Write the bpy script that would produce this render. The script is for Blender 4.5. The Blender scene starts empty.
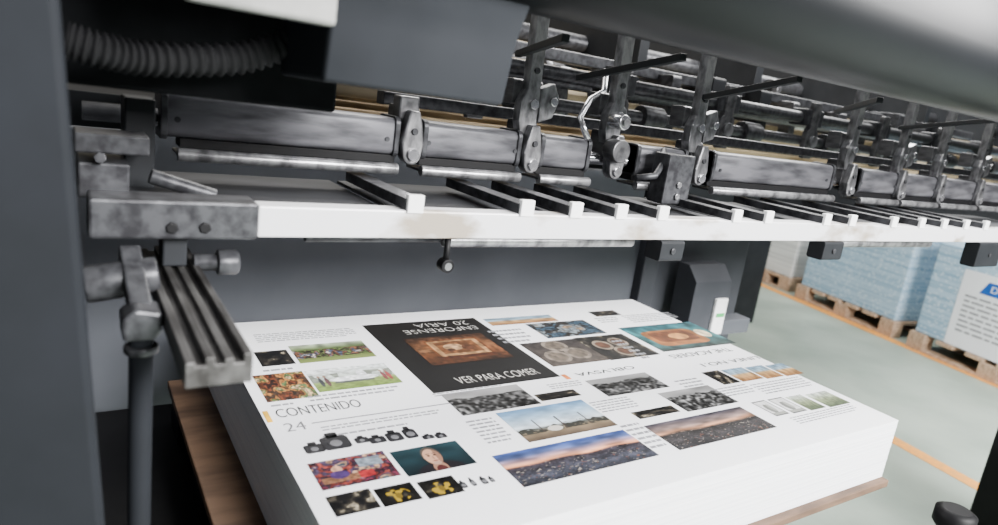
import bpy, bmesh, math, random
import numpy as np
from mathutils import Vector, Matrix
random.seed(7)
SC = bpy.context.scene
COL = SC.collection
R = math.radians
# ------------------------------------------------------------------ camera
F = 670.0; CX, CY = 499.0, 262.5; CZ = 1.30
E1 = Vector((1031, -16.5, F)).normalized()
E2 = Vector((-439, -222.5, F)); E2 = (E2 - E1 * E2.dot(E1)).normalized()
E3 = E1.cross(E2)
CAM = Vector((0, 0, CZ))
def ray(px, py):
    q = Vector((px - CX, py - CY, F))
    return Vector((q.dot(E1), q.dot(E2), q.dot(E3)))
def PY(px, py, Y): d = ray(px, py); return CAM + d * (Y / d.y)
def PX(px, py, X): d = ray(px, py); return CAM + d * (X / d.x)
def PZ(px, py, Z): d = ray(px, py); return CAM + d * ((Z - CZ) / d.z)
right = Vector((E1.x, E2.x, E3.x)); down = Vector((E1.y, E2.y, E3.y)); fwd = Vector((E1.z, E2.z, E3.z))
cd = bpy.data.cameras.new('camera'); cam = bpy.data.objects.new('camera', cd); COL.objects.link(cam)
m = Matrix((right, -down, -fwd)).transposed().to_4x4(); m.translation = CAM
cam.matrix_world = m
cd.sensor_width = 36; cd.lens = F / 998 * 36; cd.clip_start = .02
cd.dof.use_dof = True; cd.dof.focus_distance = 1.12; cd.dof.aperture_fstop = 4.0
SC.camera = cam
# ------------------------------------------------------------------ materials
def lin(c):
    return tuple(((x / 255) / 12.92 if x / 255 <= .04045 else ((x / 255 + .055) / 1.055) ** 2.4) for x in c[:3]) + (1,)
def mat(name, c, rough=.5, metal=0., c2=None, scale=30., bump=0., stretch=(1, 1, 1), spec=.5, lo=.35, hi=.62):
    M = bpy.data.materials.new(name); M.use_nodes = True
    nt = M.node_tree; b = nt.nodes['Principled BSDF']
    b.inputs['Roughness'].default_value = rough; b.inputs['Metallic'].default_value = metal
    b.inputs['Specular IOR Level'].default_value = spec
    b.inputs['Base Color'].default_value = lin(c)
    if c2 is None: c2 = tuple(x * .82 for x in c)
    tc = nt.nodes.new('ShaderNodeTexCoord'); mp = nt.nodes.new('ShaderNodeMapping'); mp.inputs['Scale'].default_value = stretch
    nz = nt.nodes.new('ShaderNodeTexNoise'); nz.inputs['Scale'].default_value = scale; nz.inputs['Detail'].default_value = 5
    rp = nt.nodes.new('ShaderNodeValToRGB')
    rp.color_ramp.elements[0].color = lin(c2); rp.color_ramp.elements[1].color = lin(c)
    rp.color_ramp.elements[0].position = lo; rp.color_ramp.elements[1].position = hi
    L = nt.links
    L.new(tc.outputs['Object'], mp.inputs['Vector']); L.new(mp.outputs['Vector'], nz.inputs['Vector'])
    L.new(nz.outputs['Fac'], rp.inputs['Fac']); L.new(rp.outputs['Color'], b.inputs['Base Color'])
    if bump:
        bp = nt.nodes.new('ShaderNodeBump'); bp.inputs['Strength'].default_value = bump; bp.inputs['Distance'].default_value = .002
        L.new(nz.outputs['Fac'], bp.inputs['Height']); L.new(bp.outputs['Normal'], b.inputs['Normal'])
    return M
M = {}
M['paint'] = mat('grey_machine_paint', (30, 32, 36), .7, 0, (26, 28, 31), 8, spec=.08)
M['paint_mid'] = mat('mid_grey_machine_paint', (66, 68, 73), .55, 0, (58, 60, 65), 8, spec=.25)
M['paint_dark'] = mat('dark_grey_machine_paint', (34, 36, 39), .55, 0, (26, 28, 31), 10, spec=.2)
M['beam'] = mat('beam_paint', (28, 30, 33), .36, .1, (24, 26, 28), 6, spec=.35)
M['cover'] = mat('cover_paint', (40, 42, 46), .6, 0, (34, 36, 40), 9, spec=.12)
M['beige'] = mat('pale_grey_box', (140, 140, 137), .5)
M['panel'] = mat('panel_grey', (86, 89, 95), .55, 0, (78, 81, 87), 5, spec=.3)
M['steel'] = mat('worn_steel', (172, 172, 174), .3, .75, (106, 106, 108), 70, .15, (1, 1, .5))
M['steel_mid'] = mat('worn_grey_steel', (114, 114, 116), .34, .6, (70, 70, 72), 60, .15, (1, .3, 1))
M['steel_dark'] = mat('oily_steel', (74, 75, 78), .38, .4, (44, 44, 47), 70, .15, spec=.3)
M['deck'] = mat('dark_deck_plate', (58, 59, 62), .55, .1, (40, 41, 44), 20, .05, (.4, 1, 1), spec=.2)
M['section'] = mat('scuffed_section_steel', (118, 118, 123), .4, .35, (74, 74, 78), 60, .15, (.2, 1, 1), spec=.35)
M['rail'] = mat('dirty_ridged_steel', (84, 83, 82), .5, .35, (44, 42, 41), 60, .4, (1, .2, 1))
M['chrome'] = mat('bright_steel', (228, 228, 231), .18, .85, (170, 170, 174), 40)
M['white_bar'] = mat('scuffed_aluminium_bar', (222, 222, 225), .36, .08, (160, 150, 136), 15, .1, (.5, 1, 1), .5, .36, .48)
M['white_cap'] = mat('white_end', (252, 252, 252), .5, 0, (240, 240, 241), 40)
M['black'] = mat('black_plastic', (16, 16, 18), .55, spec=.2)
M['hose'] = mat('grey_black_rubber', (34, 34, 36), .7, spec=.2)
M['recess'] = mat('recess_shade', (22, 23, 25), .85, spec=.06)  # near-black that puts the shade behind the hose into the colour
M['paper'] = mat('white_paper', (247, 248, 251), .55, 0, (244, 245, 250), 3)
M['paper_edge'] = mat('paper_edges', (247, 248, 251), .6, 0, (234, 235, 240), 6, .03, (.12, .12, 70), .5, .36, .56)
M['ply'] = mat('plywood', (118, 92, 72), .65, 0, (80, 60, 46), 8, .08, (1, 4, 4))
M['wood'] = mat('pallet_wood', (192, 166, 140), .7, 0, (152, 126, 104), 14, .15, (1, 5, 5))
M['tan'] = mat('tan_boards', (204, 184, 150), .6, 0, (128, 108, 80), 10, 0, (.4, 4, 4))
M['tan_roller'] = mat('beige_roller', (190, 176, 150), .5, .05, (140, 126, 102), 8, 0, (.3, 2, 2))
M['guard'] = mat('tan_grey_guard', (104, 99, 88), .7, 0, (76, 72, 64), 3, 0)
M['floor'] = mat('grey_green_floor', (162, 174, 162), .42, 0, (138, 151, 140), 2.2, 0)
M['yellow'] = mat('orange_yellow_floor_paint', (236, 156, 48), .55, 0, (206, 146, 76), 30)
M['wall'] = mat('dim_wall', (50, 52, 56), .8)
M['cream'] = mat('cream_paper', (222, 223, 220), .6, 0, (182, 184, 183), 9, 0, (.1, .1, 8))
M['label'] = mat('label_paper', (240, 242, 246), .5, 0, (234, 236, 240), 5)
M['blue_ink'] = mat('blue_ink', (22, 92, 184), .5)
M['grey_ink'] = mat('grey_ink', (116, 116, 120), .5)
M['ink'] = mat('dark_ink', (34, 34, 38), .45)
M['light_ink'] = mat('pale_ink', (146, 147, 152), .5)
M['white_ink'] = mat('unprinted_white', (222, 221, 216), .5)
M['yellow_ink'] = mat('yellow_ink', (240, 184, 30), .45)
M['orange_ink'] = mat('orange_ink', (222, 120, 50), .45)
M['green_led'] = mat('green_mark', (80, 190, 110), .4)
M['pale_green'] = mat('pale_green_panel', (226, 236, 228), .5)
def wrap_mat():
    # printed wrap: straight fine horizontal rows with tiny pale marks
    Mw = mat('blue_printed_wrap', (172, 198, 216), .5, 0, (132, 166, 192), 7, 0, (.05, .05, 6), .5, .4, .56)
    nt = Mw.node_tree; b = nt.nodes['Principled BSDF']; L = nt.links
    tc = nt.nodes.new('ShaderNodeTexCoord'); mp = nt.nodes.new('ShaderNodeMapping'); mp.inputs['Scale'].default_value = (1, 1, 1.6)
    v = nt.nodes.new('ShaderNodeTexVoronoi'); v.inputs['Scale'].default_value = 32
    L.new(tc.outputs['Object'], mp.inputs['Vector']); L.new(mp.outputs['Vector'], v.inputs['Vector'])
    r = nt.nodes.new('ShaderNodeValToRGB'); r.color_ramp.elements[0].position = .24; r.color_ramp.elements[1].position = .34
    r.color_ramp.elements[0].color = (.8, .8, .8, 1); r.color_ramp.elements[1].color = (0, 0, 0, 1)
    L.new(v.outputs['Distance'], r.inputs['Fac'])
    mx = nt.nodes.new('ShaderNodeMix'); mx.data_type = 'RGBA'
    old = b.inputs['Base Color'].links[0].from_socket
    L.new(r.outputs['Color'], mx.inputs['Factor']); L.new(old, mx.inputs['A']); mx.inputs['B'].default_value = lin((218, 230, 236))
    L.new(mx.outputs['Result'], b.inputs['Base Color'])
    return Mw
M['wrap'] = wrap_mat()
def photo_mat():
    Mp = bpy.data.materials.new('printed_ink'); Mp.use_nodes = True
    nt = Mp.node_tree; b = nt.nodes['Principled BSDF']; b.inputs['Roughness'].default_value = .45; b.inputs['Specular IOR Level'].default_value = .25
    a = nt.nodes.new('ShaderNodeAttribute'); a.attribute_name = 'Col'
    nt.links.new(a.outputs['Color'], b.inputs['Base Color'])
    return Mp
M['photo'] = photo_mat()
# ------------------------------------------------------------------ mesh building
ORI = {}
class MB:
    def __init__(s): s.bm = bmesh.new()
    def prism(s, pts, off, smooth=False):
        off = Vector(off); n = len(pts)
        a = [s.bm.verts.new(Vector(p)) for p in pts]; b = [s.bm.verts.new(Vector(p) + off) for p in pts]
        s.bm.faces.new(a[::-1]); s.bm.faces.new(b)
        for i in range(n):
            f = s.bm.faces.new((a[i], a[(i + 1) % n], b[(i + 1) % n], b[i])); f.smooth = smooth
        return s
    def box(s, x0, x1, y0, y1, z0, z1):
        return s.prism([(x0, y0, z0), (x1, y0, z0), (x1, y1, z0), (x0, y1, z0)], (0, 0, z1 - z0))
    def px(s, poly, x0, x1, smooth=False): return s.prism([(x0, y, z) for y, z in poly], (x1 - x0, 0, 0), smooth)
    def py(s, poly, y0, y1, smooth=False): return s.prism([(x, y0, z) for x, z in poly], (0, y1 - y0, 0), smooth)
    def pz(s, poly, z0, z1, smooth=False): return s.prism([(x, y, z0) for x, y in poly], (0, 0, z1 - z0), smooth)
    def tube(s, pts, rad, n=18):
        pts = [Vector(p) for p in pts]
        if not hasattr(rad, '__len__'): rad = [rad] * len(pts)
        rings = []; prev = None
        for i, p in enumerate(pts):
            t = (pts[min(i + 1, len(pts) - 1)] - pts[max(i - 1, 0)]).normalized()
            if prev is None:
                u = t.orthogonal().normalized()
            else:
                u = (prev - t * prev.dot(t)).normalized()
            prev = u; w = t.cross(u)
            rings.append([s.bm.verts.new(p + (u * math.cos(2 * math.pi * k / n) + w * math.sin(2 * math.pi * k / n)) * rad[i]) for k in range(n)])
        for i in range(len(rings) - 1):
            for k in range(n):
                f = s.bm.faces.new((rings[i][k], rings[i][(k + 1) % n], rings[i + 1][(k + 1) % n], rings[i + 1][k])); f.smooth = True
        s.bm.faces.new(rings[0][::-1]); s.bm.faces.new(rings[-1])
        return s
    def cyl(s, p0, p1, r, r2=None, n=20): return s.tube([p0, p1], [r, r if r2 is None else r2], n)
    def bar(s, p0, p1, w, h):
        p0 = Vector(p0); p1 = Vector(p1); t = (p1 - p0).normalized()
        u = t.cross(Vector((0, 0, 1)))
        u = u.normalized() if u.length > .01 else Vector((1, 0, 0))
        v = u.cross(t)
        return s.prism([p0 + u * a * w / 2 + v * b * h / 2 for a, b in ((-1, -1), (1, -1), (1, 1), (-1, 1))], p1 - p0)
    def build(s, name, material, parent=None, bevel=.0015, origin=None):
        bmesh.ops.recalc_face_normals(s.bm, faces=s.bm.faces)
        vs = [v.co for v in s.bm.verts]
        lo = Vector([min(v[i] for v in vs) for i in range(3)]); hi = Vector([max(v[i] for v in vs) for i in range(3)])
        c = Vector(origin) if origin else Vector(((lo.x + hi.x) / 2, (lo.y + hi.y) / 2, lo.z))
        bmesh.ops.translate(s.bm, verts=s.bm.verts, vec=-c)
        me = bpy.data.meshes.new(name); s.bm.to_mesh(me); s.bm.free()
        me.materials.append(material)
        return link(me, name, c, parent, bevel)
def link(me, name, c, parent, bevel=0):
    o = bpy.data.objects.new(name, me); COL.objects.link(o)
    ORI[o.name] = c
    if parent:
        o.parent = parent; o.location = c - ORI[parent.name]
    else: o.location = c
    if bevel:
        b = o.modifiers.new('bevel', 'BEVEL'); b.width = bevel; b.segments = 2; b.limit_method = 'ANGLE'; b.angle_limit = R(40)
    return o
def empty(name, loc, label, cat, group=None):
    o = bpy.data.objects.new(name, None); COL.objects.link(o); o.location = loc; ORI[o.name] = Vector(loc)
    o.empty_display_size = .1
    return tag(o, label, cat, group)
def tag(o, label, cat, group=None, kind=None):
    o['label'] = label; o['category'] = cat
    if group: o['group'] = group
    if kind: o['kind'] = kind
    return o
def struct(o): o['kind'] = 'structure'; return o
def rrect(x0, x1, z0, z1, r, n=4):
    out = []
    for cx, cz, a0 in ((x1 - r, z1 - r, 0), (x0 + r, z1 - r, 90), (x0 + r, z0 + r, 180), (x1 - r, z0 + r, 270)):
        for k in range(n + 1):
            a = R(a0 + 90 * k / n); out.append((cx + r * math.cos(a), cz + r * math.sin(a)))
    return out
# ------------------------------------------------------------------ setting
struct(MB().box(-3, 9, -3, 7, -.1, 0).build('floor', M['floor'], None, 0))
struct(MB().box(-3, 9, 6.9, 7, 0, 4).build('wall_back', M['wall'], None, 0))
struct(MB().box(8.9, 9, -3, 6.9, 0, 4).build('wall_right', M['wall'], None, 0))
def floor_line(p0, p1, w):
    a = PZ(*p0, 0); b = PZ(*p1, 0); d = (b - a).normalized(); n = Vector((-d.y, d.x, 0))
    a -= d * .8; b += d * .9
    o = MB().pz([tuple((a + n * w / 2).xy), tuple((b + n * w / 2).xy), tuple((b - n * w / 2).xy), tuple((a - n * w / 2).xy)], .0005, .002).build('floor_marking', M['yellow'], None, 0)
    return o
o = struct(floor_line((748, 279), (998, 386), .09)); o['label'] = 'yellow painted floor line along the pallets'
o = struct(floor_line((890, 438), (978, 487), .08)); o['label'] = 'yellow painted floor line nearest the press'

# ------------------------------------------------------------------ background pallets and wrapped stacks
def pallet(a, b, depth, label, stack_name, smat, top):
    """a, b: floor points of the near face; the load extends towards +X"""
    a = Vector(a); b = Vector(b); d = (b - a); L_ = d.length; d.normalize(); n = Vector((-d.y, d.x, 0))
    if n.x < 0: n = -n
    def quad(s0, s1, t0, t1): return [tuple((a + d * s + n * t).xy) for s, t in ((s0, t0), (s1, t0), (s1, t1), (s0, t1))]
    root = empty('wooden_pallet', (a + b) / 2 + n * depth / 2, label, 'pallet', 'pallets along the yellow line')
    for t in (0, depth / 2 - .05, depth - .1):
        MB().pz(quad(0, L_, t, t + .1), .0, .02).build('bottom_board', M['wood'], root, .002)
        for s in (0, L_ / 2 - .06, L_ - .12):
            MB().pz(quad(s, s + .12, t, t + .1), .02, .1).build('block', M['wood'], root, .002)
    for k in range(6):
        s = k * (L_ - .12) / 5
        MB().pz(quad(s, s + .12, 0, depth), .1, .125).build('deck_board', M['wood'], root, .002)
    st = MB().pz(quad(.02, L_ - .02, .02, depth - .02), .125, top).build(stack_name, smat, None, .012)
    return st, a, d, n
p1 = pallet(PZ(736, 272, 0), PZ(787, 292, 0), .8, 'pallet farthest from the camera under the cream paper stack', 'paper_stack', M['cream'], .66)
tag(p1[0], 'cream unwrapped paper stack on the farthest pallet', 'paper stack')
p2 = pallet(PZ(794, 297, 0), PZ(890, 338, 0), .85, 'middle wooden pallet under the blue wrapped stack without a label', 'wrapped_paper_stack', M['wrap'], .76)
tag(p2[0], 'blue printed wrap around stack on middle pallet with no label showing', 'wrapped stack', 'blue wrapped paper stacks')
a3 = PZ(905, 346, 0); b3 = PZ(998, 386, 0); b3 = a3 + (b3 - a3).normalized() * 1.15
p3 = pallet(a3, b3, .85, 'nearest wooden pallet under the blue stack with white label', 'wrapped_paper_stack', M['wrap'], .78)
tag(p3[0], 'blue printed wrap around stack with white label at right edge', 'wrapped stack', 'blue wrapped paper stacks')

def text_me(s, thin=0.):
    cu = bpy.data.curves.new('t', 'FONT'); cu.body = s; cu.offset = -thin
    to = bpy.data.objects.new('t', cu); COL.objects.link(to)
    dg = bpy.context.evaluated_depsgraph_get(); dg.update()
    me = bpy.data.meshes.new_from_object(to.evaluated_get(dg))
    bpy.data.objects.remove(to); bpy.data.curves.remove(cu)
    return me
def text_fit(s, o3, ux, uy, w, h, material, parent, name='printed_text', flip=False, thin=0.):
    me = text_me(s, thin); vs = np.array([v.co[:] for v in me.vertices])
    lo = vs.min(0); hi = vs.max(0)
    for v in me.vertices:
        a = (v.co.x - lo[0]) / (hi[0] - lo[0]); b = (v.co.y - lo[1]) / (hi[1] - lo[1])
        if flip: a, b = 1 - a, 1 - b
        v.co = ux * (a - .5) * w + uy * (b - .5) * h
    me.name = name; me.materials.clear(); me.materials.append(material)
    return link(me, name, o3 + ux * w / 2 + uy * h / 2, parent)
# label on third stack
st, a, d, n = p3
def hit(px_, py_):      # pixel ray on the stack's near face
    r = ray(px_, py_); p0 = a + n * .02
    t = (p0 - CAM).dot(n) / r.dot(n); p = CAM + r * t
    return (p - a).dot(d), p.z
def on3(s, z, off=.0): return a + d * s + n * (.02 - off) + Vector((0, 0, z))
s0 = hit(954, 308)[0]; lz0 = hit(957, 347)[1]; lz1 = hit(975, 271)[1]; LW = .62
me_l = MB(); A = on3(s0, lz0, .001); B = on3(s0 + LW, lz0, .001); H_ = Vector((0, 0, lz1 - lz0))
me_l.prism([A, B, B + H_, A + H_], -n * .002)
lab = me_l.build('label_sheet', M['label'], st, 0)
def on_label(s, z): return on3(s0 + s, lz0 + z, .0035)
uz = Vector((0, 0, 1)); LH = lz1 - lz0
c0 = on_label(.13, LH - .13)
MB().prism([c0, c0 + d * .26, c0 + d * .295 + uz * .085, c0 + d * .045 + uz * .085], -n * .001).build('emblem', M['blue_ink'], lab, 0)
text_fit('D', c0 + d * .07 + uz * .024 - n * .002, d, uz, .044, .04, M['label'], lab, 'emblem_letter')
MB().prism([c0 + d * .13 + uz * .032 - n * .002, c0 + d * .24 + uz * .032 - n * .002, c0 + d * .24 + uz * .042 - n * .002, c0 + d * .13 + uz * .042 - n * .002], -n * .001).build('emblem_stripe', M['label'], lab, 0)
for k in range(8):
    z = LH - .175 - k * .034
    if z < .02: break
    mb = MB(); s_ = .05
    rr = random.Random(k)
    while s_ < .5:
        w_ = rr.uniform(.03, .09); p = on_label(s_, z)
        mb.prism([p, p + d * w_, p + d * w_ + uz * .012, p + uz * .012], -n * .001); s_ += w_ + .014
    mb.build('text_line', M['light_ink'], lab, 0)

# ------------------------------------------------------------------ paper pile
ZT = .86; ZB = .75
SX0, SX1, SY0, SY1 = .2155, 1.213, .4985, 1.172
mb = MB(); nl = 70; dz = (ZT - .0006 - ZB) / nl
for k in range(nl):
    j = lambda: random.gauss(0, .00012)
    lean = .006 * (1 - k / nl)
    mb.box(SX0 - lean + j(), SX1 + j(), SY0 + j(), SY1 + j(), ZB + k * dz, ZB + (k + 1) * dz)
tag(mb.build('paper_stack', M['paper_edge'], None, 0), 'tall white stack of cut paper under the top printed sheet', 'paper stack', kind='stuff')
ms = MB().box(SX0, SX1, SY0, SY1, ZT - .0005, ZT)
sheet = ms.build('printed_sheet', M['paper'], None, 0)
tag(sheet, 'topmost printed sheet with magazine pages lying on the tall white stack', 'printed sheet')
ZP = ZT + .0003
def rect(qd):
    P = [PZ(x, y, ZT) for x, y in qd]
    return (P[0].x + P[3].x) / 2, (P[1].x + P[2].x) / 2, (P[2].y + P[3].y) / 2, (P[0].y + P[1].y) / 2
def vn(u, v, fx, fy, seed):
    rs = np.random.RandomState(seed); g = rs.rand(int(fx) + 3, int(fy) + 3)
    x = u * fx; y = v * fy; i = np.floor(x).astype(int); j = np.floor(y).astype(int); a = x - i; b = y - j
    a = a * a * (3 - 2 * a); b = b * b * (3 - 2 * b)
    return g[i, j] * (1 - a) * (1 - b) + g[i + 1, j] * a * (1 - b) + g[i, j + 1] * (1 - a) * b + g[i + 1, j + 1] * a * b
def grad(v, stops):
    ps = [s[0] for s in stops]
    return np.stack([np.interp(v, ps, [s[1][k] for s in stops]) for k in range(3)], -1)
def put(img, mask, col): img[mask] = col
def ell(u, v, cu, cv, ru, rv): return ((u - cu) / ru) ** 2 + ((v - cv) / rv) ** 2 < 1
def sq(u, v, cu, cv, ru, rv): return ((u - cu) / ru) ** 6 + ((v - cv) / rv) ** 6 < 1
def cloud(u, v, s): return .6 * vn(u, v, 6, 7, s) + .4 * vn(u, v, 14, 16, s + 2)
def city(img, u, v, m, s):
    """roofs and lit windows of a town seen from a hill"""
    sp = vn(u, v, 70, 44, s + 1) * .55 + vn(u, v, 18, 10, s + 7) * .45
    img[m] = (img * (.35 + 1.25 * sp[..., None]))[m]
    g = vn(u, v, 64, 40, s + 11); img[m & (g > .9)] = (140, 132, 124)
    h = vn(u, v, 50, 34, s + 12); img[m & (h > .9) & (v < .36)] = (104, 68, 56)
def k_sunset(u, v, s):
    w = v + .08 * (vn(u, v * 0, 5, 1, s + 3) - .5)
    img = grad(w, [(0, (30, 32, 40)), (.2, (54, 56, 66)), (.4, (44, 43, 50)), (.52, (50, 44, 50)), (.57, (220, 146, 104)), (.68, (170, 134, 138)), (.82, (86, 100, 148)), (1, (50, 70, 128))])
    m = w >= .54; img[m] = (img * (0.5 + .95 * cloud(u, v, s))[..., None])[m]
    city(img, u, v, w < .54, s); return img
def k_duskbw(u, v, s):
    w = v + .08 * (vn(u, v * 0, 5, 1, s + 3) - .5)
    img = grad(w, [(0, (26, 26, 29)), (.25, (54, 52, 54)), (.5, (44, 42, 42)), (.58, (186, 134, 102)), (.7, (132, 112, 106)), (1, (44, 44, 54))])
    m = w >= .54; img[m] = (img * (.45 + 1.0 * cloud(u, v, s))[..., None])[m]
    city(img, u, v, w < .54, s); return img
def k_bw(u, v, s):
    sky = v > .66 + .12 * vn(u, v * 0, 10, 1, s)
    g = (18 + 120 * vn(u, v, 24, 14, s + 1) ** 1.8) * (.6 + .8 * vn(u, v, 5, 4, s + 4))
    img = np.repeat(g[..., None], 3, -1); img[sky] = np.repeat((100 + 60 * vn(u, v, 4, 3, s + 2))[..., None], 3, -1)[sky]; return img
def k_land(u, v, s):
    img = grad(v, [(0, (78, 66, 56)), (.22, (130, 114, 92)), (.32, (96, 100, 96)), (.38, (196, 206, 212)), (.7, (156, 184, 208)), (1, (96, 138, 178))])
    img = img * (.75 + .42 * cloud(u, v, s))[..., None]
    tr = (v < .3 + .1 * vn(u, v * 0, 22, 1, s + 1)) & (v > .2); img[tr & (vn(u, v, 36, 30, s + 3) > .35)] = (52, 52, 48)
    for cu in (.25, .5, .78): put(img, (np.abs(u - cu) < .008) & (v < .62) & (v > .2), (64, 56, 52))
    put(img, ell(u, v, .38, .26, .08, .08), (196, 190, 180)); return img
def k_pal(pal, fx=14, fy=10, hi=.25):
    def f(u, v, s):
        n = vn(u, v, fx, fy, s) * (1 - hi) + vn(u, v, fx * 3, fy * 3, s + 1) * hi
        x = np.clip((n - .15) / .7, 0, .999) * (len(pal) - 1); i = x.astype(int); t = (x - i)[..., None]; P = np.array(pal, float)
        t = np.clip((t - .4) / .2, 0, 1)
        return (P[i] * (1 - t) + P[np.minimum(i + 1, len(pal) - 1)] * t) * (.55 + .75 * vn(u, v, 30, 20, s + 2))[..., None]
    return f
k_crowd0 = k_pal([(24, 28, 24), (52, 50, 38), (88, 104, 58), (40, 40, 40), (110, 74, 54), (64, 74, 92), (180, 172, 160)], 14, 7)
def k_crowd(u, v, s):
    img = k_crowd0(u, v, s); m = v > .68; img[m] = (grad(v, [(.68, (70, 84, 50)), (1, (150, 160, 140))]) * (.7 + .6 * vn(u, v, 10, 6, s))[..., None])[m]
    m = v < .22; img[m] = (grad(v, [(0, (120, 134, 76)), (.22, (96, 110, 60))]))[m]; return img
k_warm = k_pal([(40, 24, 20), (100, 52, 32), (60, 44, 34), (160, 106, 56), (80, 100, 62), (186, 160, 120), (70, 44, 50)], 6, 5)
k_room0 = k_pal([(36, 24, 30), (92, 40, 56), (44, 34, 44), (120, 54, 48), (74, 62, 84), (170, 134, 108), (56, 70, 80)], 5, 4, .35)
def k_purple(u, v, s):
    img = k_room0(u, v, s)
    put(img, (np.abs(u - .3) < .24) & (np.abs(v - .28) < .1), (120, 84, 62)); put(img, (np.abs(u - .74) < .16) & (np.abs(v - .7) < .16), (120, 130, 140))
    put(img, ell(u, v, .3, .62, .07, .12), (176, 134, 110)); put(img, ell(u, v, .3, .42, .12, .14), (70, 50, 96)); put(img, (np.abs(u - .62) < .1) & (np.abs(v - .3) < .12), (150, 42, 46))
    return img * (.75 + .45 * vn(u, v, 22, 16, s + 8))[..., None]
k_dark = k_pal([(12, 12, 14), (18, 18, 20), (32, 30, 28), (60, 56, 50), (150, 140, 120)], 6, 5)
k_blueg = k_pal([(24, 32, 40), (54, 74, 90), (36, 32, 30), (110, 120, 126), (130, 110, 90)], 7, 5)
def k_people(u, v, s):
    img = grad(v, [(0, (104, 128, 60)), (.36, (128, 146, 84)), (.46, (176, 186, 176)), (1, (222, 226, 228))])
    dk = (v > .4) & (v < .75) & (vn(u, v, 10, 4, s + 5) > .55); img[dk] = (126, 132, 122)
    put(img, ell(u, v, .5, .45, .3, .12), (236, 238, 240)); put(img, ell(u, v, .62, .58, .06, .22), (226, 228, 232)); put(img, sq(u, v, .48, .32, .24, .04), (84, 88, 84))
    for i, cu in enumerate((.1, .17, .86, .92)):
        put(img, ell(u, v, cu, .4, .025, .2), (60 + 30 * i, 62, 66)); put(img, ell(u, v, cu, .64, .018, .05), (140, 110, 92))
    return img * (.8 + .35 * vn(u, v, 26, 20, s))[..., None]
def k_yell(u, v, s):
    img = k_dark(u, v, s) * .4
    mk = (vn(u, v, 7, 5, s + 9) > .6) & ell(u, v, .5, .45, .34, .34); img[mk] = (150, 124, 34); put(img, ell(u, v, .5, .42, .08, .16), (100, 82, 30)); return img
def k_portrait(u, v, s):
    img = grad(v, [(0, (16, 28, 32)), (1, (32, 54, 60))]) * (.75 + .4 * vn(u, v, 5, 4, s))[..., None]
    put(img, ell(u, v, .5, -.08, .36, .42), (26, 24, 28)); put(img, ell(u, v, .5, .1, .1, .24), (140, 104, 86)); put(img, ell(u, v, .5, .0, .08, .2), (70, 34, 34))
    put(img, ell(u, v, .5, .6, .135, .34), (74, 66, 60)); put(img, ell(u, v, .5, .54, .122, .31), (184, 142, 116))
    put(img, (u > .55) & ell(u, v, .5, .54, .122, .31), (134, 98, 80))
    for cu in (.455, .545): put(img, ell(u, v, cu, .6, .022, .03), (46, 32, 28)); put(img, ell(u, v, cu, .67, .032, .016), (84, 66, 58))
    put(img, ell(u, v, .502, .5, .014, .07), (150, 110, 90)); put(img, ell(u, v, .5, .38, .045, .02), (124, 70, 62)); put(img, ell(u, v, .5, .29, .06, .05), (160, 132, 116))
    return img
def k_food(u, v, s):
    img = grad(v, [(0, (50, 30, 20)), (.3, (92, 56, 34)), (.6, (116, 76, 48)), (1, (62, 40, 28))]) * (.6 + .7 * vn(u, v, 6, 4, s))[..., None]
    put(img, (np.abs(u - .52) < .34) & (np.abs(v - .5) < .36), (104, 60, 34)); put(img, (np.abs(u - .52) < .31) & (np.abs(v - .53) < .29), (156, 118, 80)); put(img, (np.abs(u - .52) < .25) & (np.abs(v - .55) < .22), (104, 66, 40))
    put(img, ell(u, v, .46, .56, .12, .12), (160, 126, 92)); put(img, ell(u, v, .62, .5, .07, .1), (80, 50, 34)); put(img, ell(u, v, .4, .46, .05, .05), (60, 40, 30)); put(img, (np.abs(u - .52) < .34) & (np.abs(v - .2) < .05), (66, 36, 24)); put(img, (np.abs(u - .1) < .08) & (np.abs(v - .5) < .05), (110, 76, 50))
    return img * (.65 + .6 * vn(u, v, 24, 16, s + 3))[..., None]
def k_plates(u, v, s):
    img = k_dark(u, v, s) * .8
    for cu, cv in ((.3, .6), (.66, .66), (.5, .28)):
        put(img, ell(u, v, cu, cv, .16, .2), (130, 118, 104)); put(img, ell(u, v, cu, cv, .12, .14), (84, 56, 42))
    return img * (.7 + .5 * vn(u, v, 14, 10, s + 2))[..., None]
def k_plate1(u, v, s):
    img = grad(v, [(0, (78, 70, 64)), (1, (46, 42, 42))])
    for cu, cv in ((.3, .35), (.68, .4), (.5, .78)):
        put(img, ell(u, v, cu, cv, .2, .24), (118, 108, 98)); put(img, ell(u, v, cu, cv, .15, .17), (96, 86, 76))
    return img * (.7 + .5 * vn(u, v, 20, 14, s))[..., None]
def k_teal(u, v, s):
    img = grad(v, [(0, (44, 52, 50)), (.3, (54, 104, 106)), (.6, (60, 122, 124)), (1, (34, 84, 94))]) * (.6 + .6 * vn(u, v, 9, 6, s))[..., None]
    put(img, sq(u, v, .45, .46, .34, .3), (138, 88, 50)); put(img, sq(u, v, .45, .5, .27, .2), (96, 56, 34)); put(img, ell(u, v, .5, .48, .12, .12), (178, 124, 72)); put(img, ell(u, v, .86, .5, .08, .16), (206, 190, 160))
    return img * (.75 + .5 * vn(u, v, 20, 12, s + 2))[..., None]
def k_page(u, v, s): return grad(v, [(0, (14, 14, 16)), (.5, (19, 18, 18)), (1, (21, 19, 18))]) * (.85 + .3 * vn(u, v, 6, 5, s))[..., None]
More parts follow.
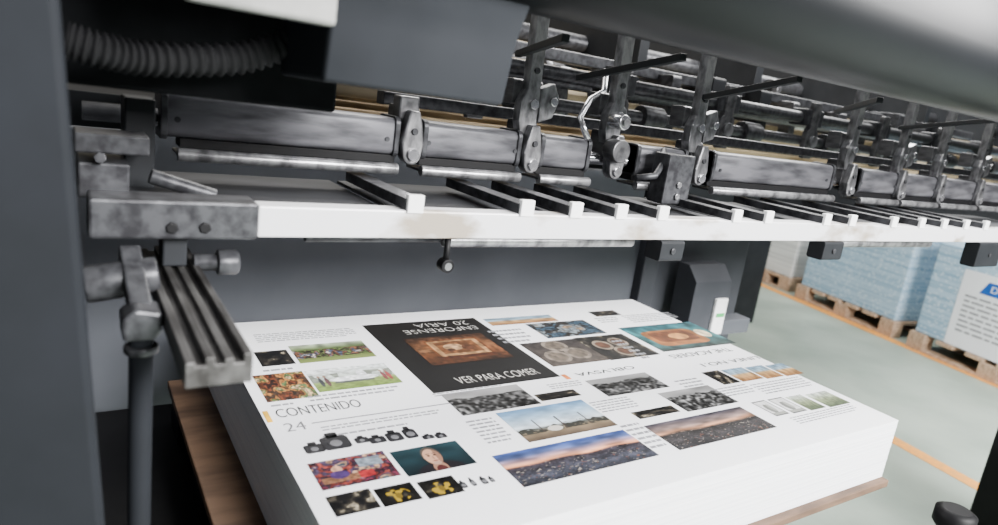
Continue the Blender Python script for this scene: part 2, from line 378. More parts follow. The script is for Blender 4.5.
def k_sketch(u, v, s):
    img = np.full(u.shape + (3,), 206.) * (.9 + .15 * vn(u, v, 8, 8, s))[..., None]
    put(img, (u < .06) | (u > .94) | (v < .06) | (v > .94), (64, 66, 66)); put(img, ell(u, v, .45, .45, .22, .3), (110, 112, 108)); put(img, ell(u, v, .6, .5, .12, .24), (150, 152, 146)); put(img, (v < .2) & (v > .06) & (u > .06) & (u < .94), (140, 142, 136)); return img
def k_green(u, v, s):
    return grad(v, [(0, (60, 72, 50)), (.5, (120, 130, 100)), (1, (190, 196, 190))]) * (.7 + .5 * vn(u, v, 18, 10, s))[..., None]
def k_land2(u, v, s):
    return grad(v, [(0, (140, 98, 62)), (.5, (180, 144, 98)), (.6, (140, 160, 172)), (1, (116, 146, 168))]) * (.7 + .5 * vn(u, v, 10, 6, s))[..., None]
def photo(qd, kind, label, flip=False, dens=1250, lift=0.):
    x0, x1, y0, y1 = rect(qd)
    nu = max(10, int((x1 - x0) * dens)); nv = max(8, int((y1 - y0) * dens))
    nu = min(nu, 240); nv = min(nv, 170)
    u, v = np.meshgrid(np.linspace(0, 1, nu), np.linspace(0, 1, nv), indexing='ij')
    seed = (int(qd[0][0]) * 31 + int(qd[0][1])) % 100000
    img = kind(1 - u, 1 - v, seed) if flip else kind(u, v, seed)
    c = np.clip(img, 0, 255) / 255; c = np.where(c <= .04045, c / 12.92, ((c + .055) / 1.055) ** 2.4)
    w, h = x1 - x0, y1 - y0
    vs = np.stack([(u - .5) * w, (v - .5) * h, u * 0], -1).reshape(-1, 3)
    i, j = np.meshgrid(np.arange(nu - 1), np.arange(nv - 1), indexing='ij'); b = (i * nv + j).reshape(-1)
    fs = np.stack([b, b + nv, b + nv + 1, b + 1], -1)
    me = bpy.data.meshes.new('printed_photo'); me.from_pydata(vs.tolist(), [], fs.tolist())
    at = me.color_attributes.new('Col', 'FLOAT_COLOR', 'POINT')
    at.data.foreach_set('color', np.concatenate([c.reshape(-1, 3), np.ones((nu * nv, 1))], 1).astype(np.float32).reshape(-1))
    me.materials.append(M['photo'])
    o = link(me, 'printed_photo', Vector(((x0 + x1) / 2, (y0 + y1) / 2, ZP + lift)), sheet)
    o['label'] = label
    return o
PH = [
 ([(255, 353), (287, 349), (294, 363), (262, 368)], k_dark, 'small dark photo in the back left corner'),
 ([(288, 347), (360, 340), (377, 356), (301, 364)], k_crowd, 'green and brown crowd photo'),
 ([(252, 376), (303, 371), (318, 396), (268, 403)], k_warm, 'warm brown market photo'),
 ([(304, 371), (384, 363), (403, 383), (319, 392)], k_people, 'pale photo of a white object on green grass'),
 ([(484, 320), (548, 314), (556, 320), (494, 327)], k_land2, 'narrow orange landscape photo'),
 ([(527, 325), (584, 319), (604, 333), (548, 339)], k_blueg, 'dark bluish interior photo'),
 ([(525, 345), (577, 337), (604, 360), (550, 368)], k_plate1, 'grey photo of plates'),
 ([(578, 338), (626, 333), (655, 355), (606, 361)], k_plates, 'dark brown photo of dishes'),
 ([(589, 312), (614, 310), (620, 315), (596, 317)], k_dark, 'tiny dark photo at the back edge'),
 ([(618, 328), (688, 322), (738, 343), (663, 352)], k_teal, 'teal and brown food photo'),
 ([(441, 397), (510, 383), (544, 402), (466, 417)], k_bw, 'black and white skyline photo'),
 ([(498, 412), (585, 400), (617, 427), (524, 442)], k_land, 'blue sky landscape photo'),
 ([(586, 380), (645, 373), (669, 386), (608, 398)], k_bw, 'black and white street photo'),
 ([(534, 395), (574, 389), (581, 396), (541, 401)], k_dark, 'small dark strip photo'),
 ([(658, 394), (706, 385), (738, 401), (690, 413)], k_bw, 'black and white crowd photo'),
 ([(630, 412), (672, 406), (681, 412), (639, 419)], k_dark, 'small dark strip photo beside the crowd'),
 ([(645, 425), (737, 408), (784, 428), (674, 449)], k_duskbw, 'dusk city photo at right'),
 ([(495, 458), (616, 429), (665, 455), (522, 487)], k_sunset, 'large blue and orange sunset city photo'),
 ([(306, 463), (383, 452), (403, 477), (322, 489)], k_purple, 'purple and red workshop photo'),
 ([(389, 451), (456, 442), (480, 465), (406, 475)], k_portrait, 'dim portrait photo on dark teal'),
 ([(325, 497), (369, 489), (382, 508), (336, 517)], k_dark, 'dark photo at lower left'),
 ([(372, 489), (410, 483), (424, 499), (385, 507)], k_yell, 'black photo with yellow shape, left one'),
 ([(416, 482), (452, 476), (466, 492), (429, 499)], k_yell, 'black photo with yellow shape, right one'),
 ([(702, 373), (716, 370), (742, 382), (724, 385)], k_dark, 'small dark photo left of the orange strip'),
 ([(722, 370), (744, 367), (762, 379), (741, 382)], k_land2, 'small orange landscape in strip, first'),
 ([(746, 367), (765, 365), (782, 377), (764, 379)], k_land2, 'small orange landscape in strip, second'),
 ([(767, 365), (786, 363), (800, 374), (784, 377)], k_land2, 'small orange landscape in strip, third'),
 ([(753, 402), (766, 400), (788, 414), (774, 417)], k_sketch, 'first small framed grey picture'),
 ([(769, 399), (783, 397), (806, 411), (791, 414)], k_sketch, 'second small framed grey picture'),
 ([(787, 397), (802, 394), (824, 408), (809, 411)], k_green, 'third small framed grey green picture'),
 ([(806, 394), (826, 391), (850, 403), (828, 408)], k_green, 'small grey green photo at right edge'),
]
for qd, kind, lab_ in PH: photo(qd, kind, lab_)
PGQ = [(363, 326), (480, 317), (556, 380), (430, 391)]
pg = photo(PGQ, k_page, 'black page')
photo([(404, 340), (480, 333), (514, 357), (432, 366)], k_food, 'photo of a rusty box with pale inside on the black page', lift=.0004)
def ptext(s, qd, material, flip=False, lift=.0002, thin=0.):
    x0, x1, y0, y1 = rect(qd)
    return text_fit(s, Vector((x0, y0, ZP + lift)), Vector((1, 0, 0)), Vector((0, 1, 0)), x1 - x0, y1 - y0, material, sheet, 'printed_text', flip, thin)
gx0, gx1, gy0, gy1 = rect(PGQ)
def page_text(s, u0, u1, v0, v1, flip, thin):
    W, H = gx1 - gx0, gy1 - gy0
    text_fit(s, Vector((gx0 + u0 * W, gy0 + v0 * H, ZP + .0008)), Vector((1, 0, 0)), Vector((0, 1, 0)), (u1 - u0) * W, (v1 - v0) * H, M['white_ink'], sheet, 'printed_text', flip, thin)
page_text('20 ARIA', .40, .88, .885, .95, True, .02)
page_text('ENFORENSE', .26, .90, .79, .855, True, .02)
page_text('VER PARA COMER', .23, .88, .06, .138, False, .013)
ptext('CONTENIDO', [(274, 408.5), (359, 400.5), (363, 408), (277, 417)], M['ink'], thin=.006)
ptext('24', [(283, 424), (303, 421.5), (308, 429), (287, 432.5)], M['grey_ink'], thin=.01)
ptext('OBLVSVA', [(574, 373.5), (632, 366), (636, 369), (578, 376.5)], M['ink'], True, thin=.0)
ptext('THE ACADERS', [(668, 355), (728, 348), (733, 351), (673, 359)], M['ink'], True, thin=.0)
ptext('LINEA NO.1', [(700, 364), (756, 356), (760, 359), (705, 367)], M['ink'], True, thin=.0)
def block(qd, rows, material=None, density=.8, name='text_block'):
    x0, x1, y0, y1 = rect(qd); mb = MB(); rs = random.Random(int(qd[0][0] * 7 + qd[0][1]))
    lh = (y1 - y0) / rows
    for r in range(rows):
        x = x0; yb = y1 - (r + .75) * lh
        end = x1 - (rs.random() * .3 * (x1 - x0) if r == rows - 1 else 0)
        while x < end - .002:
            w = min(rs.uniform(.004, .014), end - x)
            mb.prism([(x, yb, ZP), (x + w, yb, ZP), (x + w, yb + lh * .42, ZP), (x, yb + lh * .42, ZP)], (0, 0, .0001)); x += w + .0022
    return mb.build(name, material or M['light_ink'], sheet, 0)
TB = [
 ([(255, 336), (350, 326), (356, 334), (258, 345)], 5), ([(305, 394), (400, 386), (404, 393), (310, 400)], 2),
 ([(318, 424), (440, 411), (444, 416), (322, 429)], 2), ([(262, 369), (300, 366), (302, 369), (264, 373)], 1),
 ([(270, 404), (300, 401), (302, 404), (272, 408)], 1), ([(490, 330), (522, 327), (534, 341), (502, 345)], 4),
 ([(595, 318), (615, 316), (622, 321), (602, 324)], 3), ([(622, 316), (668, 311), (680, 319), (634, 323)], 5),
 ([(610, 340), (618, 339), (654, 358), (644, 360)], 6),
 ([(432, 394), (500, 384), (503, 387), (436, 398)], 2), ([(546, 384), (578, 380), (584, 385), (552, 390)], 3),
 ([(588, 402), (626, 396), (640, 406), (604, 414)], 5), ([(620, 424), (640, 421), (668, 447), (650, 450)], 6),
 ([(468, 420), (494, 416), (512, 440), (486, 446)], 7), ([(712, 388), (745, 384), (758, 392), (728, 397)], 4),
 ([(746, 383), (800, 377), (818, 387), (764, 393)], 5),
 ([(782, 416), (850, 406), (866, 411), (800, 422)], 4),
 ([(320, 432), (440, 420), (442, 423), (322, 436)], 1), ([(672, 380), (696, 377), (710, 385), (686, 388)], 3),
]
for qd, r_ in TB: block(qd, r_)
def patch(qd, material, name):
    x0, x1, y0, y1 = rect(qd); return MB().box(x0, x1, y0, y1, ZP, ZP + .0002).build(name, material, sheet, 0)
patch([(262, 412), (267, 411), (273, 422), (268, 423)], M['yellow_ink'], 'colour_mark')
patch([(562, 375), (566, 374), (570, 379), (566, 380)], M['orange_ink'], 'colour_mark')
patch([(310, 420.6), (455, 404.6), (455.5, 405.4), (310.5, 421.4)], M['grey_ink'], 'printed_rule')
def cam_print(cx, cy, w, h):
    p = PZ(cx, cy, ZT); mb = MB()
    mb.pz([(p.x + a, p.y + b) for a, b in rrect(-w / 2, w / 2, 0, h, h * .2)], ZP, ZP + .0001)
    mb.pz([(p.x + a, p.y + b) for a, b in rrect(-w * .22, w * .22, h * .9, h * 1.3, h * .1)], ZP, ZP + .0001)
    o = mb.build('printed_camera', M['ink'], sheet, 0)
    MB().pz([(p.x + h * .24 * math.cos(t * .3927), p.y + h * .45 + h * .24 * math.sin(t * .3927)) for t in range(16)], ZP + .0002, ZP + .0003).build('lens', M['grey_ink'], o, 0)
for cx, cy, w, h in ((317, 453, .024, .02), (340, 449, .036, .032), (364, 443, .018, .014), (380, 443, .022, .016), (398, 441, .022, .022), (414, 438, .018, .024), (430, 439, .016, .01), (443, 438, .016, .012)):
    cam_print(cx, cy, w, h)
for cx, cy, w, h in ((466, 488, .008, .012), (476, 486, .006, .014), (487, 484, .008, .013), (494, 482, .006, .01)):
    cam_print(cx, cy, w, h)
# board below
pb = MB().box(.15, 1.216, .486, 1.2, .736, ZB - .0005)
tag(pb.build('pile_board', M['ply'], None, .002), 'brown plywood board under the tall white paper stack', 'wooden board')

# ------------------------------------------------------------------ the press
press = empty('printing_press', (.9, .8, 0), 'grey printing press with white crossbar and steel grippers over the paper stack', 'printing press')
def part(mb, name, material, parent=None, bevel=.0015): return mb.build(name, M[material], parent or press, bevel)
# left column
t_ = PY(60, 0, .52); b_ = PY(105, 525, .52); sl = (b_.x - t_.x) / (b_.z - t_.z)
xt = t_.x + sl * (1.8 - t_.z); xb = t_.x + sl * (0 - t_.z)
col_ = part(MB().py([(-.7, 0), (xb, 0), (xt, 1.8), (-.7, 1.8)], .52, .64), 'side_frame', 'paint', None, .006)
part(MB().box(-.1, -.02, .64, 1.4, 0, 1.42), 'side_wall', 'paint_dark')
# rear panel below the bar
part(MB().box(-.02, 1.40, 1.36, 1.40, 0, 1.16), 'rear_panel', 'panel', None, .004)
part(MB().box(1.40, 1.46, 1.33, 1.4, 0, 1.16), 'rear_post', 'paint_mid', None, .004)
# control box on right side of rear panel
cx0 = PY(693, 300, 1.28).x; cx1 = PY(728, 300, 1.28).x
zb = PY(715, 336, 1.28).z; zt = PY(715, 268, 1.28).z
zm = PY(715, 282, 1.28).z
cb = part(MB().px([(1.28, zb), (1.28, zm), (1.32, zt), (1.36, zt), (1.36, zb)], cx0, cx1), 'control_box', 'paint_mid', None, .002)
xa = PY(711, 315, 1.28).x; xc = PY(722, 315, 1.28).x; za = PY(716, 333, 1.28).z; zc = PY(716, 298, 1.28).z
cl = part(MB().box(xa, xc, 1.268, 1.28, za, zc), 'reader_plate', 'white_cap', cb, .003)
part(MB().box(xa + .008, xc - .008, 1.266, 1.269, (za + zc) / 2, (za + zc) / 2 + .012), 'indicator', 'green_led', cb, 0)
xs = PY(748, 330, 1.3).x
part(MB().box(cx1, xs, 1.3, 1.36, zb - .01, zb + .04), 'side_bracket', 'panel', cb, .004)
part(MB().box(1.462, PY(741, 260, 1.42).x, 1.40, 1.5, 0, 1.16), 'rear_post', 'paint_mid', None, .004)
# hoist platform under the board
part(MB().box(.02, 1.4, .62, 1.3, .62, .655), 'hoist_plate', 'black')
for y in (.66, .9, 1.14): part(MB().box(.16, 1.2, y, y + .08, .655, .7355), 'hoist_beam', 'black')
part(MB().box(.04, .12, .7, 1.2, 0, .62), 'hoist_post', 'black'); part(MB().box(1.1, 1.18, 1.0, 1.3, 0, .62), 'hoist_post', 'black')
# front bar
YB = .72
zt_ = PY(258, 208, YB).z * .8 + PY(998, 226, YB).z * .2; zb_ = PY(258, 240, YB).z * .8 + PY(998, 240, YB).z * .2 + .001
xl = PY(258, 224, YB).x
XR = 2.75
bar_ = part(MB().box(xl, XR, YB, YB + .03, zb_, zt_), 'crossbar', 'white_bar', None, .002)
x0 = PY(88, 225, YB).x
eb = part(MB().box(x0, xl - .0005, YB - .004, YB + .045, zb_ - .002, zt_ + .003), 'end_block', 'steel_dark', bar_, .003)
for px_ in (172, 205):
    p = PY(px_, 228, YB - .004); part(MB().cyl(p + Vector((0, .003, 0)), p + Vector((0, -.002, 0)), .007, .006, 6), 'bolt', 'black', bar_, .001)
# right post carrying the bar
part(MB().box(2.75, 3.0, .62, .82, 0, 1.8), 'side_frame', 'black', None, .006)
# deck plates
for xa, xc in ((.03, .34), (.352, .62), (.632, .99), (1.0, 1.42), (1.43, 1.85), (1.86, 2.5)):
    part(MB().box(xa, xc, YB + .031, .99, zt_ - .014, zt_ - .009), 'deck_plate', 'deck', None, .001)
# guide strips
for px_, py_ in ((411, 201), (525, 203), (575, 205), (621, 207), (663, 210), (738, 213), (770, 214), (829, 216), (855, 216), (897, 217), (925, 218), (948, 218), (970, 219), (990, 219)):
    x = PY(px_, py_, YB - .008).x
    gs = part(MB().box(x - .002, x + .023, YB + .002, .93, zt_ + .0002, zt_ + .014), 'guide_strip', 'steel_dark', None, .001)
    part(MB().box(x - .0005, x + .0205, YB - .003, YB + .006, zt_ - .0025, zt_ + .0195), 'end_face', 'white_cap', gs, .001)
# rods below bar
zr = zb_ - .006
part(MB().cyl((xl + .06, YB + .03, zr), (PY(452, 246, YB).x, YB + .03, zr), .006), 'lower_rod', 'steel_dark', None, .001)
part(MB().cyl((PY(452, 246, YB).x, YB + .025, zr - .002), (PY(642, 246, YB).x, YB + .025, zr - .002), .009), 'lower_tube', 'steel', None, .001)
part(MB().cyl((PY(845, 244, YB).x, YB + .02, zr - .002), (PY(938, 244, YB).x, YB + .02, zr - .002), .009), 'lower_tube', 'steel', None, .001)
for pxa, pxb, pyb in ((659, 682, 261), (822, 841, 260), (977, 1000, 267)):
    xa = PY(pxa, 250, YB).x; xc = PY(pxb, 250, YB).x; zz = PY(pxa, pyb, YB).z
    br = part(MB().px(rrect(YB - .004, YB + .03, zz, zb_ - .0005, .005), xa, xc), 'lower_bracket', 'paint_dark', None, .001)
    part(MB().cyl(((xa + xc) / 2, YB - .004, (zz + zb_) / 2), ((xa + xc) / 2, YB - .007, (zz + zb_) / 2), .005), 'bolt', 'steel_dark', br, .001)
p = PY(447, 250, YB + .01); q = PY(447, 265, YB + .01)
sc_ = part(MB().cyl((p.x, p.y, zb_), (p.x, p.y, q.z), .004), 'thumb_screw', 'black', None, 0)
part(MB().cyl((p.x, p.y - .008, q.z), (p.x, p.y + .008, q.z), .009), 'knob', 'black', sc_, .001)
part(MB().cyl((p.x, p.y - .009, q.z), (p.x, p.y - .0075, q.z), .005), 'screw_head', 'chrome', sc_, .0)
# gripper cover sections
YS = .90
ZS0, ZS1 = 1.205, 1.257
secs = [(160, 398), (421, 519), (538, 588), (634, 684), (710, 831), (857, 895), (898, 934), (937, 973), (976, 1010)]
def sx(px_): return PY(px_, 110 + (px_ - 160) * .085 + 20, YS).x
for k, (pa, pb_) in enumerate(secs):
    xa, xc = sx(pa), sx(pb_); up = .004 if k >= 4 else 0
    s = part(MB().px(rrect(YS, YS + .06, ZS0, ZS1 + up, .009), xa, xc, True), 'gripper_cover', 'section', None, .001)
    lo = xa + (.018 if k == 0 else -.004); 
    part(MB().box(lo + .004, xc - .002, YS + .004, YS + .04, ZS0 - .012, ZS0 - .0003), 'gap_shade_strip', 'black', s, .001)  # black strip stands in for the shade in the gap under the cover
    part(MB().tube([(lo, YS - .012, ZS0 - .018), (xc - .004, YS - .012, ZS0 - .018)], .008), 'rolled_lip', 'steel', s, .001)
    part(MB().bar((lo, YS + .012, ZS0 - .018), (xc - .004, YS + .012, ZS0 - .018), .05, .004), 'lip_plate', 'steel_mid', s, .0005)
    for xe in (xa, xc - .008):
        part(MB().px(rrect(YS - .003, YS + .063, ZS0 - .003, ZS1 + .003 + up, .01), xe, xe + .008), 'end_cap', 'steel_dark', s, .001)
    if xc - xa > .12:
        for t in (.06, .94): part(MB().cyl((xa + (xc - xa) * t, YS - .002, ZS0 + .022), (xa + (xc - xa) * t, YS + .003, ZS0 + .022), .0035), 'screw', 'steel_dark', s, 0)
# main shaft through the brackets
part(MB().cyl((.02, YS + .03, ZS0 + .02), (2.8, YS + .03, ZS0 + .02), .011), 'gripper_shaft', 'chrome', None, 0)
# hinge brackets between sections
def bracket(x, scale=1.0):
    z0 = ZS0 - .010; h_ = .076 * scale; w = .035
    poly = []
    for t in range(0, 13):
        a = math.pi + math.pi * t / 12; poly.append((x + w * .42 * math.cos(a), z0 + .014 + w * .42 * math.sin(a)))
    poly += [(x + w * .5, z0 + .03), (x + w * .36, z0 + h_ * .75), (x + w * .2, z0 + h_), (x - w * .25, z0 + h_), (x - w * .38, z0 + h_ * .7), (x - w * .5, z0 + .03)]
    b = part(MB().py(poly, YS - .012, YS + .010), 'hinge_bracket', 'steel', None, .003)
    part(MB().cyl((x, YS - .018, z0 + .014), (x, YS - .011, z0 + .014), .009, .008), 'pivot_pin', 'chrome', b, .001)
    part(MB().cyl((x, YS - .015, z0 + h_ * .62), (x, YS - .011, z0 + h_ * .62), .005), 'bolt', 'steel_dark', b, .001)
    part(MB().px(rrect(YS + .010, YS + .055, z0 + .03, z0 + h_ + .005, .006), x - .015, x + .015), 'clamp', 'steel_mid', b, .001)
    return b
brx = [sx(409), sx(528), sx(612), sx(696), sx(846), sx(897), sx(936), sx(975)]
for i, x in enumerate(brx): bracket(x)
# hanger arms rising from the brackets
YR = 1.22
def hanger(x, top, mt='steel', big=True, w=.017):
    z0 = ZS0 + .05
    mb = MB().py([(x - w, z0), (x + w * .6, z0), (x + w * .8, z0 + .03), (x + w * 1.1, z0 + .035), (x + w * 1.1, z0 + .06), (x + w * .7, z0 + .066), (x + w * .5, top), (x - w * .9, top), (x - w * .7, z0 + .07), (x - w * 1.3, z0 + .05), (x - w * 1.3, z0 + .02)], YS + .004, YS + .024)
    h = part(mb, 'hanger_arm', mt, None, .0015)
    part(MB().cyl((x, YS - .004, z0 + .048), (x, YS + .004, z0 + .048), .0085, .0075, 6), 'nut', 'chrome', h, .0008)
    part(MB().cyl((x - .002, YS - .001, z0 + .1), (x - .002, YS + .004, z0 + .1), .005), 'bolt', 'steel_dark', h, .0008)
    part(MB().px(rrect(YS + .024, YS + .06, z0 + .045, z0 + .085, .005), x - .028, x + .03), 'clamp_block', 'steel_mid', h, .001)
    if big:
        part(MB().py([(x + .012, z0 + .02), (x + .04, z0 + .03), (x + .05, z0 + .06), (x + .036, z0 + .085), (x + .012, z0 + .075)], YS + .0, YS + .018), 'side_lever', 'steel', h, .002)
        part(MB().cyl((x + .036, YS - .006, z0 + .056), (x + .036, YS + .001, z0 + .056), .007), 'lever_pin', 'chrome', h, .001)
    return h
for i, x in enumerate(brx): 
    if i > 0: hanger(x - (.004 if i != 3 else .012), 1.5, 'steel', i % 2 == 1, .017 if i < 5 else .013)
part(MB().box(brx[0] - .02, brx[0] + .012, YS + .004, YS + .03, ZS0 + .05, ZS0 + .085), 'hanger_stub', 'steel_mid', None, .003)
# long bars behind the hangers
part(MB().px(rrect(1.0, 1.03, 1.272, 1.292, .003), .42, 3.1), 'long_bar', 'steel_dark', None, .001)
part(MB().px(rrect(1.42, 1.46, 1.30, 1.345, .004), .3, 3.4), 'long_bar', 'tan', None, .001)
part(MB().px(rrect(1.44, 1.49, 1.42, 1.45, .004), .3, 3.4), 'long_bar', 'steel_dark', None, .001)
part(MB().cyl((.3, 1.34, 1.37), (3.3, 1.34, 1.37), .02), 'long_roller', 'steel_dark', None, 0)
rs_ = random.Random(11)
for k in range(13):
    x = .62 + k * .2 + rs_.uniform(-.03, .03); wd = rs_.uniform(.03, .06)
    part(MB().px(rrect(1.38, 1.50, 1.27 + rs_.uniform(0, .04), 1.40 + rs_.uniform(0, .07), .01), x, x + wd), 'bar_clamp', rs_.choice(['steel_dark', 'paint_dark', 'steel_mid']), None, .002)
# twin knob and block at the third bracket
p = PY(620, 122, YS - .02)
kn = part(MB().cyl(p + Vector((0, -.014, 0)), p + Vector((0, .02, 0)), .013, .013, 24), 'adjusting_knob', 'chrome', None, .002)
part(MB().cyl(p + Vector((0, -.018, 0)), p + Vector((0, -.0135, 0)), .007, .006), 'knob_boss', 'steel', kn, .001)
p = PY(622, 152, YS - .03)
part(MB().cyl(p + Vector((0, 0, 0)), p + Vector((0, .03, 0)), .02, .02, 28), 'cam_disc', 'steel_mid', None, .002)
xa = PY(668, 170, YS - .06).x; xc = PY(694, 170, YS - .06).x
ab = part(MB().box(xa, xc, YS - .06, YS - .02, PY(680, 205, YS - .06).z, PY(680, 155, YS - .06).z), 'adjuster_block', 'steel_dark', None, .003)
for dz in (.015, .036): 
    zz = PY(680, 205, YS - .06).z + dz; part(MB().cyl(((xa + xc) / 2, YS - .064, zz), ((xa + xc) / 2, YS - .059, zz), .006, .006, 6), 'bolt', 'steel', ab, .0005)
part(MB().tube([PY(588, 140, .88), PY(580, 118, .9), PY(590, 100, .92), PY(604, 92, .94), PY(606, 70, .96)], .0055, 12), 'air_pipe', 'chrome', None, 0)
part(MB().tube([PY(636, 178, .86), PY(655, 176, .85), PY(662, 165, .86), PY(664, 150, .89)], .006, 12), 'air_pipe', 'steel_dark', None, 0)
# second row of sucker arms behind the grippers
for z, r in ((1.31, .014), (1.375, .016)):
    part(MB().cyl((.5, YR, z), (3.2, YR, z), r), 'rear_shaft', 'steel_dark', None, 0)
for k in range(7):
    x = .70 + k * .38
    s = part(MB().py([(x - .018, 1.26), (x + .018, 1.26), (x + .028, 1.295), (x + .028, 1.335), (x + .018, 1.345), (x + .018, 1.42), (x - .018, 1.42), (x - .018, 1.345), (x - .028, 1.335), (x - .028, 1.295)], YR - .026, YR - .010), 'rear_arm', 'steel_mid', None, .002)
    part(MB().cyl((x, YR - .036, 1.31), (x, YR - .024, 1.31), .018, .015, 20), 'arm_disc', 'steel', s, .001)
    part(MB().box(x - .045, x + .045, YR - .02, YR + .03, 1.352, 1.4), 'clamp_block', 'steel_dark', s, .003)
    part(MB().cyl((x + .09, YR, 1.31), (x + .16, YR, 1.31), .028, None, 24), 'cam_collar', 'steel_dark', s, .002)
# top beam with rounded underside
YC = .56; r_ = .085; zc_ = 1.385 + r_
poly = [(YC - r_ * math.cos(t), zc_ - r_ * math.sin(t)) for t in [math.pi * k / 20 for k in range(21)]] + [(YC + r_, zc_ + .25), (YC - r_, zc_ + .25)]
x_b0 = PY(330, 20, .5).x
part(MB().px(poly, x_b0, 2.75, True), 'top_beam', 'beam', None, 0)
zq = PY(420, 95, .56).z
xq0, xq1 = PY(326, 60, .56).x, PY(512, 60, .56).x
bx = part(MB().px([(.565, zq), (.70, zq), (.70, 1.46), (.535, 1.46), (.535, 1.405), (.54, 1.385), (.55, 1.365), (.556, 1.345)], xq0, xq1, True), 'beam_box', 'cover', None, .004)
part(MB().box(PY(185, 8, .49).x, PY(338, 8, .49).x, .49, .504, PY(300, 20, .49).z, 1.5), 'valve_box', 'beige', None, .003)
part(MB().box(-.02, PY(340, 60, .74).x, .74, .8, PY(200, 98, .74).z, 1.5), 'hose_shade_backing', 'recess', None, .004)  # added dark backing, stands in for the shade behind the hose
# arms from the beam back to the hangers
for a, b in (((566, 38), (518, 54)), ((684, 57), (578, 78)), ((800, 79), (696, 99)), ((1000, 120), (900, 128)), ((880, 100), (836, 112))):
    part(MB().bar(PY(*a, .66), PY(*b, .93), .01, .01), 'link_arm', 'paint_dark', None, .001)
# corrugated hose
pts = [PY(66, 40, .66), PY(100, 50, .66), PY(140, 58, .67), PY(190, 60, .68), PY(240, 58, .69), PY(280, 46, .69), PY(310, 30, .69)]
fine = []
for i in range(len(pts) - 1):
    p0 = pts[max(i - 1, 0)]; p1_ = pts[i]; p2_ = pts[i + 1]; p3_ = pts[min(i + 2, len(pts) - 1)]
    for k in range(24):
        t = k / 24
        fine.append(.5 * ((2 * p1_) + (p2_ - p0) * t + (2 * p0 - 5 * p1_ + 4 * p2_ - p3_) * t * t + (3 * p1_ - p0 - 3 * p2_ + p3_) * t ** 3))
part(MB().tube(fine, [.0135 + .002 * math.cos(k * 2 * math.pi / 5.0) for k in range(len(fine))], 16), 'corrugated_hose', 'hose', None, 0)
# left bracket cluster
def boxpx(xa, xc, ya, yc, Y, dy, name, mt, parent=None, bev=.002):
    A = PY(xa, yc, Y); B = PY(xc, ya, Y); return part(MB().box(A.x, B.x, Y, Y + dy, A.z, B.z), name, mt, parent, bev)
boxpx(74, 150, 138, 152, .8, .06, 'mounting_plate', 'steel_dark')
boxpx(78, 130, 165, 198, .78, .1, 'mounting_block', 'steel_dark')
boxpx(124, 156, 100, 200, .86, .06, 'mounting_plate', 'paint_dark')
part(MB().cyl(PY(150, 176, .8), PY(215, 196, .8), .008), 'tie_rod', 'steel_dark', None, .001)
part(MB().cyl(PY(100, 158, .77), PY(100, 158, .82), .006, None, 6), 'mounting_bolt', 'steel_dark', None, .001)
# lower-left rollers and side rail
part(MB().cyl(PY(84, 285, .68), PY(158, 274, .68), .017, None, 28), 'end_roller', 'steel_dark', None, .002)
p = PY(228, 262, .74); ax = Vector((1, 0, 0))
part(MB().tube([p + ax * t for t in (-.035, -.012, -.011, .008, .011)], [.009, .009, .0135, .0135, .011], 24), 'roller_knob', 'steel_dark', None, .001)
zl = 1.092
pA = PZ(188, 365, zl); pB = PZ(250, 347, zl); 
ye = (pA.y + pB.y) / 2; rx0, rx1 = pA.x, pB.x
prof = [(rx0, zl - .024), (rx1, zl - .024)]; ng = 4; gw = (rx1 - rx0) / (2 * ng - 1)
for k in range(ng):
    xr = rx1 - 2 * k * gw; dd = (.0, .003, .001, .004, .0)[k]
    prof += [(xr, zl - dd), (xr - gw, zl - dd)]
    if k < ng - 1: prof += [(xr - gw, zl - .007), (xr - 2 * gw, zl - .007)]
rl = part(MB().py(prof, ye, YB + .10), 'side_rail', 'rail', None, .001)
part(MB().box(rx0 + .012, rx1 - .012, YB + .012, YB + .045, zl - .001, zb_ - .002), 'rail_hanger', 'paint_dark', rl, .002)
# vertical pole
pp = PY(141, 360, .62); pole = part(MB().cyl((pp.x, .62, 0), (pp.x, .62, PY(135, 318, .62).z), .0098, None, 24), 'jogger_pole', 'paint', None, .001)
part(MB().cyl((pp.x, .62, pp.z + .007), (pp.x, .62, pp.z + .015), .014, None, 24), 'collar', 'steel_dark', pole, .002)
q0 = PY(135, 336, .62).z; q1 = PY(135, 309, .62).z
part(MB().py([(pp.x - .015, q0), (pp.x + .010, q0), (pp.x + .015, q0 + .008), (pp.x + .015, q1), (pp.x - .006, q1 + .004), (pp.x - .016, q1 - .005)], .605, .64), 'pole_clamp', 'steel_dark', pole, .003)
part(MB().bar((pp.x, .63, q1 - .006), (pp.x - .004, .70, q1 + .03), .018, .018), 'clamp_arm', 'steel_dark', pole, .002)
# footplate and knob at the lower right
part(MB().box(1.1, 2.75, .3, .44, .46, .5), 'foot_plate', 'paint_dark', None, .004)
part(MB().box(2.6, 2.75, .3, .66, 0, .46), 'foot_leg', 'paint_dark', None, .004)
p = PY(956, 514, .40)
kb = part(MB().cyl((p.x, .40, .5), (p.x, .40, p.z - .01), .012), 'handle_post', 'black', None, 0)
part(MB().tube([(p.x, .40, p.z - .03), (p.x, .40, p.z - .02), (p.x, .40, p.z + .004), (p.x, .40, p.z + .010)], [.024, .032, .032, .022], 24), 'knob', 'black', kb, 0)

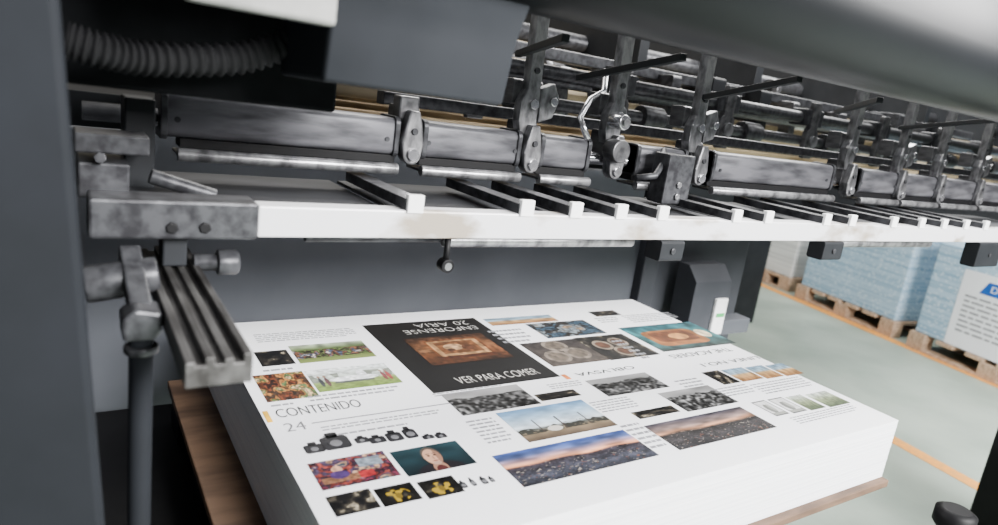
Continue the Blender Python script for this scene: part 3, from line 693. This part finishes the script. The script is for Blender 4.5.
# ------------------------------------------------------------------ machine behind
rm = empty('roller_conveyor', (1.5, 2.3, 0), 'dark roller machine with tan slatted bed behind the press', 'conveyor')
def bp(mb, name, mt, bev=.002, parent=None): return mb.build(name, M[mt], parent or rm, bev)
bp(MB().box(-.5, 2.1, 1.75, 1.8, 0, 1.2), 'front_cover', 'paint_dark')
bp(MB().box(-.5, 2.1, 1.8, 3.1, 1.14, 1.2), 'bed_frame', 'paint_dark')
for k in range(8):
    y = 1.8 + k * .15; z = 1.205 + k * .0155
    bp(MB().box(.55, 2.1, y, y + .08, 1.2, z + .02), 'bed_slat', 'tan')
for y, z, r, mt in ((1.72, 1.40, .03, 'tan_roller'), (1.80, 1.285, .028, 'tan_roller'), (1.95, 1.35, .035, 'tan_roller'), (2.3, 1.52, .06, 'tan_roller'), (2.1, 1.44, .03, 'steel_dark'), (2.7, 1.42, .05, 'tan_roller'), (2.0, 1.54, .03, 'steel_dark')):
    bp(MB().cyl((.5, y, z), (5.0, y, z), r, None, 20), 'roller', mt, 0)
for px_, py_, Y, r in ((540, 72, 1.66, .05), (650, 84, 1.66, .045), (732, 100, 1.7, .05), (590, 66, 2.1, .05), (812, 112, 1.7, .04), (640, 120, 1.7, .03), (770, 90, 1.66, .04), (870, 122, 1.7, .04), (560, 110, 1.7, .03), (690, 118, 1.7, .03)):
    p = PY(px_, py_, Y)
    w = bp(MB().cyl((p.x - .012, Y, p.z), (p.x + .012, Y, p.z), r, None, 28), 'wheel', 'steel_mid')
    bp(MB().cyl((p.x - .016, Y, p.z), (p.x + .016, Y, p.z), r * .45, None, 20), 'hub', 'black', .001, w)
for x in (.5, 1.05, 1.6, 2.2, 2.9, 3.5, 4.2, 5.0):
    bp(MB().box(x - .02, x + .02, 1.7, 2.75, 1.28, 1.7), 'bearing_plate', 'paint_dark')
bp(MB().box(2.1, 5.05, 1.9, 1.95, 1.22, 1.24), 'tan_rail', 'tan'); bp(MB().box(2.1, 5.05, 2.5, 2.56, 1.28, 1.3), 'tan_rail', 'tan')
bp(MB().box(-.6, 5.05, 2.78, 2.84, 1.1, 2.3), 'rear_guard', 'guard')
A = PY(768, 136, 1.64); B = PY(824, 116, 1.64)
bp(MB().box(A.x, B.x, 1.64, 1.66, A.z, B.z), 'guard_plate', 'pale_green')
bp(MB().box(3.9, 4.2, 2.84, 3.2, 0, 1.9), 'machine_leg', 'paint_dark')

# ------------------------------------------------------------------ light
w = bpy.data.worlds.new('world'); SC.world = w; w.use_nodes = True
w.node_tree.nodes['Background'].inputs[0].default_value = (.84, .9, 1, 1); w.node_tree.nodes['Background'].inputs[1].default_value = .16
def area(name, loc, tgt, sx_, sy_, e, c=(1, 1, 1)):
    l = bpy.data.lights.new(name, 'AREA'); l.shape = 'RECTANGLE'; l.size = sx_; l.size_y = sy_; l.energy = e; l.color = c
    o = bpy.data.objects.new(name, l); COL.objects.link(o); o.location = loc
    o.rotation_euler = (Vector(tgt) - Vector(loc)).to_track_quat('-Z', 'Y').to_euler()
area('front_light', (1.7, -2.0, 2.5), (.9, .9, .9), 2.6, 1.1, 680, (1, .99, .985))
area('hall_light', (4.4, 2.2, 3.6), (4.6, 2.2, 0), 2.5, 3.5, 390, (1, 1, .98))
area('rear_light', (1.9, 2.1, 2.9), (1.6, 1.4, 1.0), 2.8, .6, 120, (1, .97, .92))
area('added_hanger_fill', (1.35, .74, 1.72), (1.35, .98, 1.2), 2.2, .08, 4.0, (1, 1, 1))  # unseen fill added above the hangers to brighten their tops
